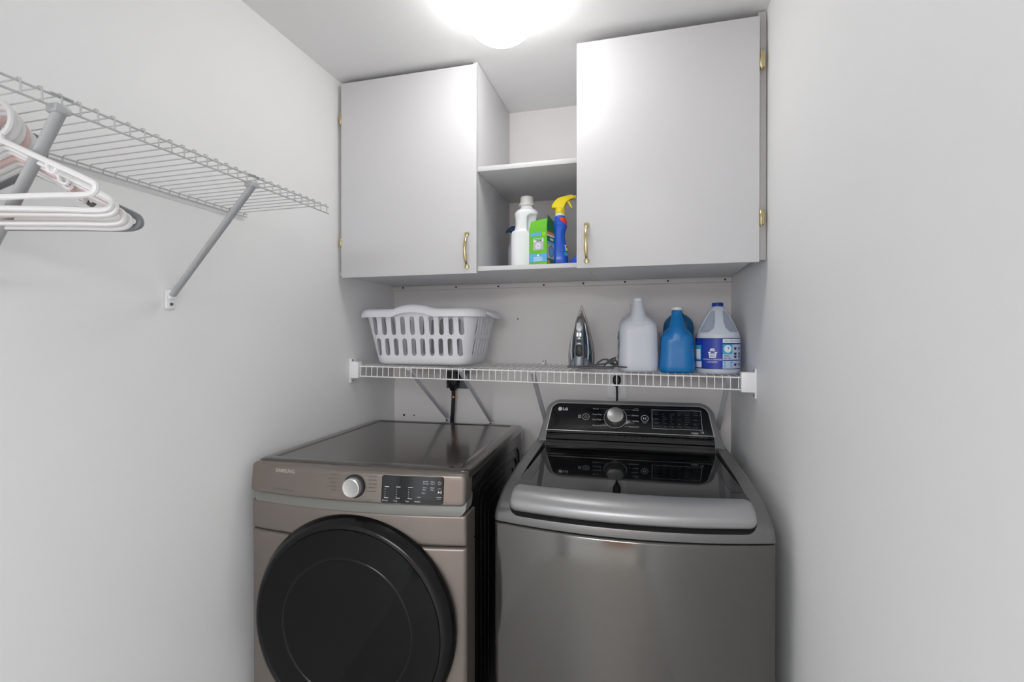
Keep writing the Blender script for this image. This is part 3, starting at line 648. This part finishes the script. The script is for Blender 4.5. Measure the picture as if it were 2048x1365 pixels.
# ------------------------------------------------------------------ jugs on the wire shelf
M_JW = mat('white_jug', '#d3d7e0', .3, var=.01); M_JB = mat('blue_jug', '#0f76bd', .3, var=.03); M_JC = mat('bleach_jug', '#cfd6e2', .3, var=.01, spec=.5)
M_CAPW = mat('cap_white', '#e8e6e2', .35); M_CAPB = mat('cap_navy', '#123a8c', .35); M_LBL = mat('label_blue', '#1236a8', .3); M_LBC = mat('label_cyan', '#35aed6', .3); M_LBP = mat('label_pale', '#c3d2ea', .3); M_LBW = mat('label_white', '#eef1f6', .4); M_LBN = mat('label_navy', '#1b2f6b', .35); M_RED = mat('label_red', '#c0303a', .35)
def jug_body(hx, hy, H, neck_r, sh_, pinch):
    b = B(); secs = [(0, .90, .9), (.006, .97, .97), (.02*H/.25, 1, 1), (.10*H, 1, 1), (.36*H, 1-pinch, .98), (sh_*.88, 1-pinch*.9, .98), (sh_, .95-pinch, .92), (sh_+.05*H, .84-pinch, .82), (sh_+.09*H, .68-pinch, .68), (sh_+.13*H, .46, .45)]
    b.loft([[(a, b2, z) for a, b2 in rrect(hx*kx_, hy*ky_, min(hx, hy)*.62*min(kx_, ky_), 6)] for z, kx_, ky_ in secs])
    # spout column at the front rising out of the body
    zs = [(.30*H, hx*.70, hy*.5, -hy*.47), (.50*H, hx*.68, hy*.5, -hy*.49), (.60*H, hx*.58, hy*.48, -hy*.48), (.68*H, hx*.47, hy*.44, -hy*.43), (.77*H, hx*.37, hy*.36, -hy*.36), (.87*H, hx*.30, hx*.30, -hy*.27), (.94*H, neck_r*1.1, neck_r*1.1, -hy*.22), (.965*H, neck_r, neck_r, -hy*.2)]
    b.loft([[(a, b2+yy, z) for a, b2 in rrect(x_, y_, min(x_, y_)*.98, 6)] for z, x_, y_, yy in zs])
    cut = B(); return b
def jug(name, label, loc, hx, hy, H, nr, sh_, pinch, m, mc, rz=0, group=None):
    o = thing(name, label, 'jug', loc, rz, group)
    cutb = B()
    for s in (-1, 1): cutb.join(B().loft([[(s*x_, a, c_) for a, c_ in rrect(.020*k, .034*k, .018*k, 5, hy*.02, sh_-.010)] for x_, k in ((hx*.40, .75), (hx*1.3, 1.2))]))
    part('bottle', melt(jug_body(hx, hy, H, nr, sh_, pinch), .0026, 6), m, o)
    part('cap', B().lathe([(nr*.98, .955*H), (nr*1.12, .957*H), (nr*1.12, H-.002), (nr*1.02, H), (0, H)], 28, 'z', (0, -hy*.2, 0)), mc, o)
    return o
j1 = jug('detergent_jug', 'large white detergent jug beside the iron cord on the wire shelf', (-.0345, 1.862, 1.2510), .0700, .066, .261, .0165, .165, .05, M_JW, M_JW, math.radians(6))
def sidelabel(par, hx, hy, z0, z1, s, pinch, m, blobs):
    def f(a, z): return Vector((s*(hx*(1-pinch*.75*math.sin(PI*min(1, max(0, z/.17))))+.0012), a, z))
    p = Ink(f)
    n = 10
    for i in range(n):
        za, zb_ = z0+(z1-z0)*i/n, z0+(z1-z0)*(i+1)/n
        p.poly([(-hy*.62, za), (hy*.62, za), (hy*.62, zb_), (-hy*.62, zb_)])
    o = p.put('label', m, par)
    for a0, b0, a1, b1, mm in blobs:
        q = Ink(lambda a, z: f(a, z)+Vector((s*.0006, 0, 0)))
        for i in range(5): q.rect(a0*hy, b0+(b1-b0)*i/5, a1*hy, b0+(b1-b0)*(i+1)/5)
        q.put('print', mm, o)
sidelabel(j1, .0705, .066, .03, .145, -1, .06, M_LBW, [(-.5, .075, .3, .10, M_LBC), (-.5, .115, .4, .125, M_INKG), (-.4, .045, .4, .06, M_INKG)])
j2 = jug('detergent_jug', 'blue detergent jug with a white cap between two pale jugs', (.0985, 1.862, 1.2495), .0610, .066, .228, .0165, .128, .09, M_JB, M_CAPW)
for s in (-1, 1): sidelabel(j2, .0600, .066, .03, .14, s, .10, M_LBW, [(-.55, .118, .55, .139, M_RED if s < 0 else M_LBN), (-.55, .03, .3, .055, M_RED if s < 0 else M_LBC), (-.5, .085, .5, .088, M_INKD)])
# jugs standing behind
jb = jug('detergent_jug', 'white jug mostly hidden behind the large white detergent jug', (-.050, 2.002, 1.2545), .060, .058, .258, .0155, .178, .06, M_JW, M_CAPW, math.radians(8))
jb2 = jug('detergent_jug', 'second blue jug peeking out from behind the blue one', (.112, 2.002, 1.2530), .058, .058, .222, .0165, .176, .06, mat('blue_jug_dark', '#15659c', .3), M_CAPW)
# bleach jug: round body, conical top with a moulded grip
BJ = thing('bleach_jug', 'translucent white round jug with navy cap and blue label at the shelf end', 'jug', (.2325, 1.857, 1.2480))
BJ.scale = (1, 1, 1.03)
R_ = .0715
bb = B().lathe([(.0, 0), (R_*.88, 0), (R_*.97, .004), (R_, .012), (R_, .120), (R_*.985, .130), (R_*.93, .139), (R_*.80, .158), (R_*.62, .184), (R_*.44, .208), (R_*.28, .222), (.016, .226), (.016, .236), (0, .236)], 64)
cuts = B()
for s in (-1, 1):
    ring0 = [(s*.0135, -.115, .205), (s*.0145, -.115, .170), (s*.020, -.115, .150), (s*.034, -.115, .1395), (s*.075, -.115, .138), (s*.09, -.115, .17), (s*.06, -.115, .215), (s*.018, -.115, .2155)]
    ring1 = [(x, .012-.25*abs(x)*0, z) for x, _, z in ring0]
    ring1 = [(x*(1.0), -.020, z) for x, _, z in ring0]
    cuts.loft([ring0, ring1] if s > 0 else [ring0[::-1], ring1[::-1]])
# scooped sides beside the grip column
part('bottle', melt(bb, .0024, 3, cuts), M_JC, BJ)
part('grip_shell', B().lathe([(R_*.90, .1415), (R_*.60, .183), (R_*.43, .207), (R_*.27, .2205)], 64, cap0=False, cap1=False).mesh(), mat('bleach_jug_recess', '#aab6c8', .35, alpha=.55), BJ, 'thin bluish moulded shell beside the grip')
part('cap', B().lathe([(.0175, .221), (.0185, .222), (.0185, .2345), (.0175, .2365), (0, .2365)], 36), M_CAPB, BJ, 'navy screw cap')
def cyl(off): return lambda a, z: Vector((math.sin(a)*(R_+off), -math.cos(a)*(R_+off), z))
def band(name, a0, a1, z0, z1, off, m, par=None):
    k = Ink(cyl(off)); k.rect(a0, z0, a1, z1, max(1, int(abs(a1-a0)/.08))); return k.put(name, m, par or lab)
k = Ink(cyl(.0006)); k.rect(-2.6, .019, 2.6, .118, 60); lab = k.put('label', M_LBL, BJ, 'blue paper label')
band('print', -1.5, -.90, .045, .095, .0010, M_LBC); band('print', -1.5, -.88, .022, .042, .0010, M_LBW); band('print', -1.3, -.95, .05, .082, .0014, M_LBW)
band('print', .10, 1.55, .019, .118, .0010, M_LBP); band('print', .10, 1.55, .1035, .115, .0013, M_LBW); band('print', .10, .56, .0675, .1005, .0013, M_LBC); band('print', .10, 1.55, .0985, .1025, .0015, M_LBL); band('print', .10, 1.55, .0455, .0485, .0015, M_LBL); band('print', -2.6, 2.6, .1165, .1185, .0016, M_LBN); band('print', -2.6, 2.6, .0185, .0205, .0016, M_LBN)
sc = 1/R_
def ctext(t, a, z, h, m, off=.0018):
    k = Ink(cyl(off)); k.text(t, a, z, h, 'CENTER', sc); k.put('print', m, lab)
ctext('CLEANS & SANITIZES', -.345, .0470, .0046, M_LBW); ctext('LAUNDRY', -.345, .0390, .0052, M_LBW)
k = Ink(cyl(.0018))                        # basket pictogram
A0 = -.335
k.poly([(A0-.20, .0740), (A0+.20, .0740), (A0+.20, .0705), (A0-.20, .0705)]); k.poly([(A0-.175, .0705), (A0-.135, .0550), (A0-.115, .0550), (A0-.115, .0705)])
for i in range(5): k.rect(A0-.105+.045*i, .0560, A0-.085+.045*i, .0705)
k.rect(A0-.14, .0545, A0+.14, .0575); k.rect(A0-.16, .0630, A0+.16, .0650); k.poly([(A0+.175, .0705), (A0+.115, .0705), (A0+.115, .0550), (A0+.135, .0550)])
for i in range(3): k.rect(A0-.13+.02*i, .0760+.0035*i, A0+.12-.02*i, .0785+.0035*i)
k.put('print', M_LBW, lab, 'white basket pictogram')
kk = Ink(cyl(.0018)); kk.poly([(.33+.0125*sc*math.cos(2*PI*i/20), .084+.0125*math.sin(2*PI*i/20)) for i in range(20)]); kk.put('print', M_LBW, lab)
kk = Ink(cyl(.0021))
for z in (.0820, .0650, .0555, .0300):
    for a, wd in ((.72, .12), (1.02, .10)):
        kk.rect(a-wd/2, z-.001, a+wd/2, z+.0065); kk.rect(a-wd/2-.03, z+.0035, a+wd/2+.03, z+.0065)
    kk.rect(.865, z+.002, .885, z+.0035)
for i in range(3): kk.rect(.14, .0525+.005*i, .50-.06*i, .0538+.005*i)
for i in range(5): kk.rect(.16+.25*i, .1085, .36+.25*i, .1100)
kk.put('print', M_LBN, lab)
kk = Ink(cyl(.0021))
for i in range(4): kk.rect(.14, .0250+.0048*i, .55, .0275+.0048*i)
kk.put('print', M_LBC, lab)

# ------------------------------------------------------------------ items in the open cabinet bay
ZF = 1.6192
M_BW = mat('white_bottle', '#eceef2', .3, var=.01); M_GRN = mat('box_green', '#6cc32e', .45); M_GRD = mat('box_dark_green', '#2c7a33', .45); M_SKY = mat('box_sky', '#5fb4e2', .45); M_ORG = mat('box_orange', '#e0913a', .45); M_GRY = mat('box_grey', '#b9bcc2', .45)
M_SPB = mat('spray_blue', '#1257c8', .2, var=.04, spec=.6); M_YEL = mat('spray_yellow', '#f2dc12', .35); M_SPR = mat('spray_red', '#e0402a', .3)
WB = thing('fabric_softener_bottle', 'white plastic bottle with moulded grip and ribbed cap in the cabinet', 'bottle', (-.4210, 1.766, ZF), math.radians(10))
b = B(); hx, hy = .056, .036
b.loft([[(a, b2, z) for a, b2 in rrect(hx*k, hy*k2, .026*min(k, k2), 6)] for z, k, k2 in ((0, .92, .92), (.005, 1, 1), (.12, 1, 1), (.128, .97, 1), (.134, .92, .97))])
b.loft([[(a+cx_, b2, z) for a, b2 in rrect(w_, d_, min(w_, d_)*.75, 6)] for z, w_, d_, cx_ in ((.11, .043, .032, -.002), (.134, .043, .032, -.002), (.15, .038, .030, -.003), (.175, .037, .030, -.003), (.190, .043, .032, 0), (.198, .044, .032, 0), (.208, .036, .030, 0), (.215, .024, .024, 0), (.219, .022, .022, 0), (.228, .021, .021, 0))])
cu_ = B().loft([[(a, yy, c_) for a, c_ in rrect(.021*k, .040*k, .018*k, 6, .020, .158)] for yy, k in ((-.08, 1.15), (-.012, .75))])
cu_.join(B().loft([[(a, yy, c_) for a, c_ in rrect(.021*k, .040*k, .018*k, 6, .020, .158)] for yy, k in ((.012, .75), (.08, 1.15))]))
part('bottle', melt(b, .0024, 4, cu_), M_BW, WB)
cpts = [(.026*(1+.02*(i % 2))*math.cos(2*PI*i/48), .026*(1+.02*(i % 2))*math.sin(2*PI*i/48)) for i in range(48)]
part('cap', B().loft([[(a*k, b2*k, z) for a, b2 in cpts] for z, k in ((.226, 1.03), (.230, 1.06), (.234, 1.03), (.2345, .93), (.256, .86), (.259, .80))]), M_CAPW, WB, 'ribbed off-white cap')
GB = thing('powder_box', 'open green cardboard carton with a washing machine picture', 'box', (-.3530, 1.703, ZF), math.radians(-14))
gx, gy, gh = .0335, .030, .155
b = B().box(-gx, gx, -gy, gy, 0, gh-.030)
part('carton', b, M_GRN, GB)
part('flap', B().loft([[(-gx, -gy, gh-.030), (gx, -gy, gh-.030), (gx, -gy+.001, gh-.030), (-gx, -gy+.001, gh-.030)], [(-gx+.001, -gy+.010, gh-.003), (gx, -gy+.004, gh+.001), (gx, -gy+.005, gh+.001), (-gx+.001, -gy+.011, gh-.003)]]), M_GRN, GB, 'raised front flap')
part('flap', B().loft([[(gx, -gy, gh-.030), (gx, gy, gh-.030), (gx-.001, gy, gh-.030), (gx-.001, -gy, gh-.030)], [(gx+.003, -gy+.001, gh+.012), (gx+.001, gy-.006, gh-.002), (gx, gy-.006, gh-.002), (gx+.002, -gy+.001, gh+.012)]]), M_GRD, GB, 'raised side flap')
def gf(off=.0006): return lambda a, z: Vector((a, -gy-off, z))
def gs(off=.0006): return lambda a, z: Vector((gx+off, a, z))
def pr(f, m, *rs):
    k = Ink(f)
    for r in rs: k.rect(*r)
    return k.put('print', m, GB)
pr(gf(), M_SKY, (-gx, .010, gx, .038)); pr(gf(), M_SKY, (-gx*.85, .098, gx*.35, .110))
pr(gf(), M_GRY, (-gx*.55, .050, gx*.62, .078)); pr(gf(), M_LBW, (-gx*.5, .078, gx*.62, .090)); pr(gf(.0009), M_GRN, (-gx*.42, .084, gx*.50, .089)); pr(gf(.0009), M_INKG, (-gx*.2, .079, gx*.45, .083))
k = Ink(gf(.0011)); k.ring(.001, .064, .0115, .002); k.ring(.001, .064, .0075, .004); k.put('print', M_LBW, GB, 'picture of a machine door')
k = Ink(gf(.0011)); [k.rect(-.016, .013+.0038*i, .020-.004*(i % 2), .0145+.0038*i) for i in range(4)]; k.rect(-.003, .029, .004, .035); k.put('print', M_LBW, GB)
k = Ink(gf(.0009)); k.ring(gx*.65, .104, .0055, .003); k.put('print', mat('print_lime', '#c9d94a', .5), GB)
pr(gs(), M_GRD, (-gy, 0, gy, gh-.030)); pr(gs(.0009), M_ORG, (-gy, .103, gy, .112)); pr(gs(.0009), M_ORG, (-gy, .004, -gy*.3, .016)); pr(gs(.0009), M_LBW, (-gy, .097, gy, .103)); pr(gs(.0009), M_SKY, (-gy, .072, gy, .080)); pr(gs(.0009), M_GRY, (-gy, .022, gy, .072))
k = Ink(gs(.0012)); k.ring(.003, .048, .019, .004); k.put('print', M_INKG, GB); k = Ink(gs(.0012)); k.disc(.003, .048, .014); k.put('print', M_SKY, GB)
k = Ink(gs(.0012)); k.rect(-.008, .085, .020, .092); k.put('print', M_LBW, GB)
SP = thing('spray_bottle', 'blue spray bottle with yellow trigger beside the green carton', 'bottle', (-.2955, 1.740, ZF), math.radians(8))
b = B(); secs = [(0, .025, .018, 0), (.004, .028, .0205, 0), (.03, .0285, .021, 0), (.06, .0265, .020, -.001), (.085, .0225, .019, -.003), (.105, .0205, .019, -.004), (.120, .0215, .019, -.003), (.133, .0235, .019, -.001), (.140, .024, .019, 0), (.145, .0225, .018, 0), (.149, .0235, .0185, 0), (.158, .0225, .018, 0), (.170, .019, .016, 0), (.178, .015, .014, 0)]
part('bottle', fin(B().loft([[(a+cx_, b2, z) for a, b2 in rrect(hx, hy, min(hx, hy)*.9, 7)] for z, hx, hy, cx_ in secs]).mesh(), 60), M_SPB, SP)
def sw(z):
    for (z0, a0, b0, c0), (z1, a1, b1, c1_) in zip(secs, secs[1:]):
        if z0 <= z <= z1: t = (z-z0)/(z1-z0); return a0+(a1-a0)*t, b0+(b1-b0)*t, c0+(c1_-c0)*t
    return secs[-1][1:]
def sf(off):
    def f(a, z):
        hx, hy, cx_ = sw(z); r = min(hx, hy)*.9; lo_, hi_ = 0., .1; dx, dy = math.sin(a), -math.cos(a)
        for _ in range(24):
            t = (lo_+hi_)/2; qx, qy = abs(dx*t)-hx+r, abs(dy*t)-hy+r
            if math.hypot(max(qx, 0), max(qy, 0))+min(max(qx, qy), 0)-r > 0: hi_ = t
            else: lo_ = t
        return Vector((cx_+dx*(lo_+off), dy*(lo_+off), z))
    return f
def wrap(m, rows, off=.0022, lab_=None):
    k = Ink(sf(off))
    for z0, z1, a0, a1 in rows:
        n = 6
        for i in range(n): k.poly([(a0+(a1-a0)*i/n, z0), (a0+(a1-a0)*(i+1)/n, z0), (a0+(a1-a0)*(i+1)/n, z1), (a0+(a1-a0)*i/n, z1)])
    return k.put('print', m, SP, lab_)
wrap(M_SPR, [(.158-.004*i, .162-.004*i, .05+.24*i, 1.9) for i in range(6)]+[(.162, .170, -.05, 1.9)], .0006, 'red swirl below the neck')
wrap(M_LBW, [(.060, .074, .85, 1.45)], .0008); wrap(M_YEL, [(.052, .060, .85, 1.4)], .0008); wrap(M_LBC, [(.036, .048, .7, 1.5)], .0008); wrap(M_LBN, [(.064, .070, 1.0, 1.3)], .0014)
part('neck', B().lathe([(.0165, .176), (.0165, .186), (.015, .187)], 24), M_CAPW, SP)
part('collar', B().lathe([(.0165, .1845), (.0175, .186), (.0172, .201), (.0155, .203), (0, .203)], 24), M_YEL, SP)
hd = [(-.030, .204), (-.031, .211), (-.022, .226), (-.010, .238), (.010, .243), (.034, .248), (.043, .246), (.047, .242), (.046, .237), (.036, .234), (.024, .226), (.016, .216), (.012, .202), (-.010, .202), (-.022, .203)]
part('trigger_head', fin(B().loft([[(a*k+.002, yy, .224+(z-.224)*k) for a, z in hd] for yy, k in ((-.0125, .90), (-.010, 1), (.010, 1), (.0125, .90))]).mesh(), 40), M_YEL, SP, 'yellow trigger sprayer head')
part('trigger', B().loft([[(x+dx, yy, z) for dx, yy in ((-.004*k, -.006), (.003*k, -.006), (.003*k, .006), (-.004*k, .006))] for x, z, k in ((.026, .232, 1.2), (.031, .222, 1), (.036, .212, .8), (.041, .203, .55))]), M_YEL, SP)
part('nozzle', B().lathe([(.0055, .046), (.0055, .052), (.003, .053)], 12, 'x', (.002, 0, .2425)), M_YEL, SP)
# blue-topped bottle half hidden behind the white one
HB = thing('spray_bottle', 'clear bottle with dark blue trigger half hidden behind the white bottle', 'bottle', (-.494, 1.900, ZF), math.radians(20))
M_CLR = mat('cloudy_plastic', '#b9c0c8', .25)
part('bottle', fin(B().loft([[(a, b2, z) for a, b2 in rrect(h_, h_*.8, h_*.75, 6)] for z, h_ in ((0, .030), (.004, .033), (.10, .033), (.125, .026), (.140, .013), (.150, .012))]).mesh(), 60), M_CLR, HB)
M_DKB = mat('trigger_navy', '#1c4470', .3)
part('trigger_head', fin(B().loft([[(a*k, yy, .170+(z-.170)*k) for a, z in ((-.044, .160), (-.040, .172), (-.020, .186), (.012, .190), (.030, .182), (.030, .172), (.014, .164), (.013, .146), (-.013, .146), (-.016, .160), (-.030, .166))] for yy, k in ((-.012, .9), (-.009, 1), (.009, 1), (.012, .9))]).mesh(), 40), M_DKB, HB, 'dark blue trigger')
# blue pouch beside the right cabinet door
PG = thing('refill_pouch', 'crumpled blue and white plastic pouch lying beside the spray bottle', 'pouch', (-.2340, 1.752, ZF))
rings = []
for k, (x, h_, d_) in enumerate(((-.030, .010, .020), (-.022, .022, .028), (-.012, .034, .032), (.0, .042, .033), (.010, .040, .032), (.017, .026, .028))):
    rings.append([(x+.003*math.sin(3*q), d_*math.cos(2*PI*q/14), max(0, h_*.5+h_*.5*math.sin(2*PI*q/14)*(1+.12*math.sin(q*2.3+k)))) for q in range(14)])
part('bag', fin(B().loft(rings).mesh(), 50), M_SPB, PG); part('seal', B().loft([[(-.034+dx, -.030+dy, z) for dx, dy, z in ((0, 0, 0), (.045, -.004, 0), (.046, -.002, .012), (.02, .002, .008), (.002, .003, .010))], [(-.034+dx, -.022+dy, z) for dx, dy, z in ((0, 0, 0), (.045, -.004, 0), (.046, -.002, .010), (.02, .002, .007), (.002, .003, .008))]]), M_LBW, PG, 'white crimped edge')
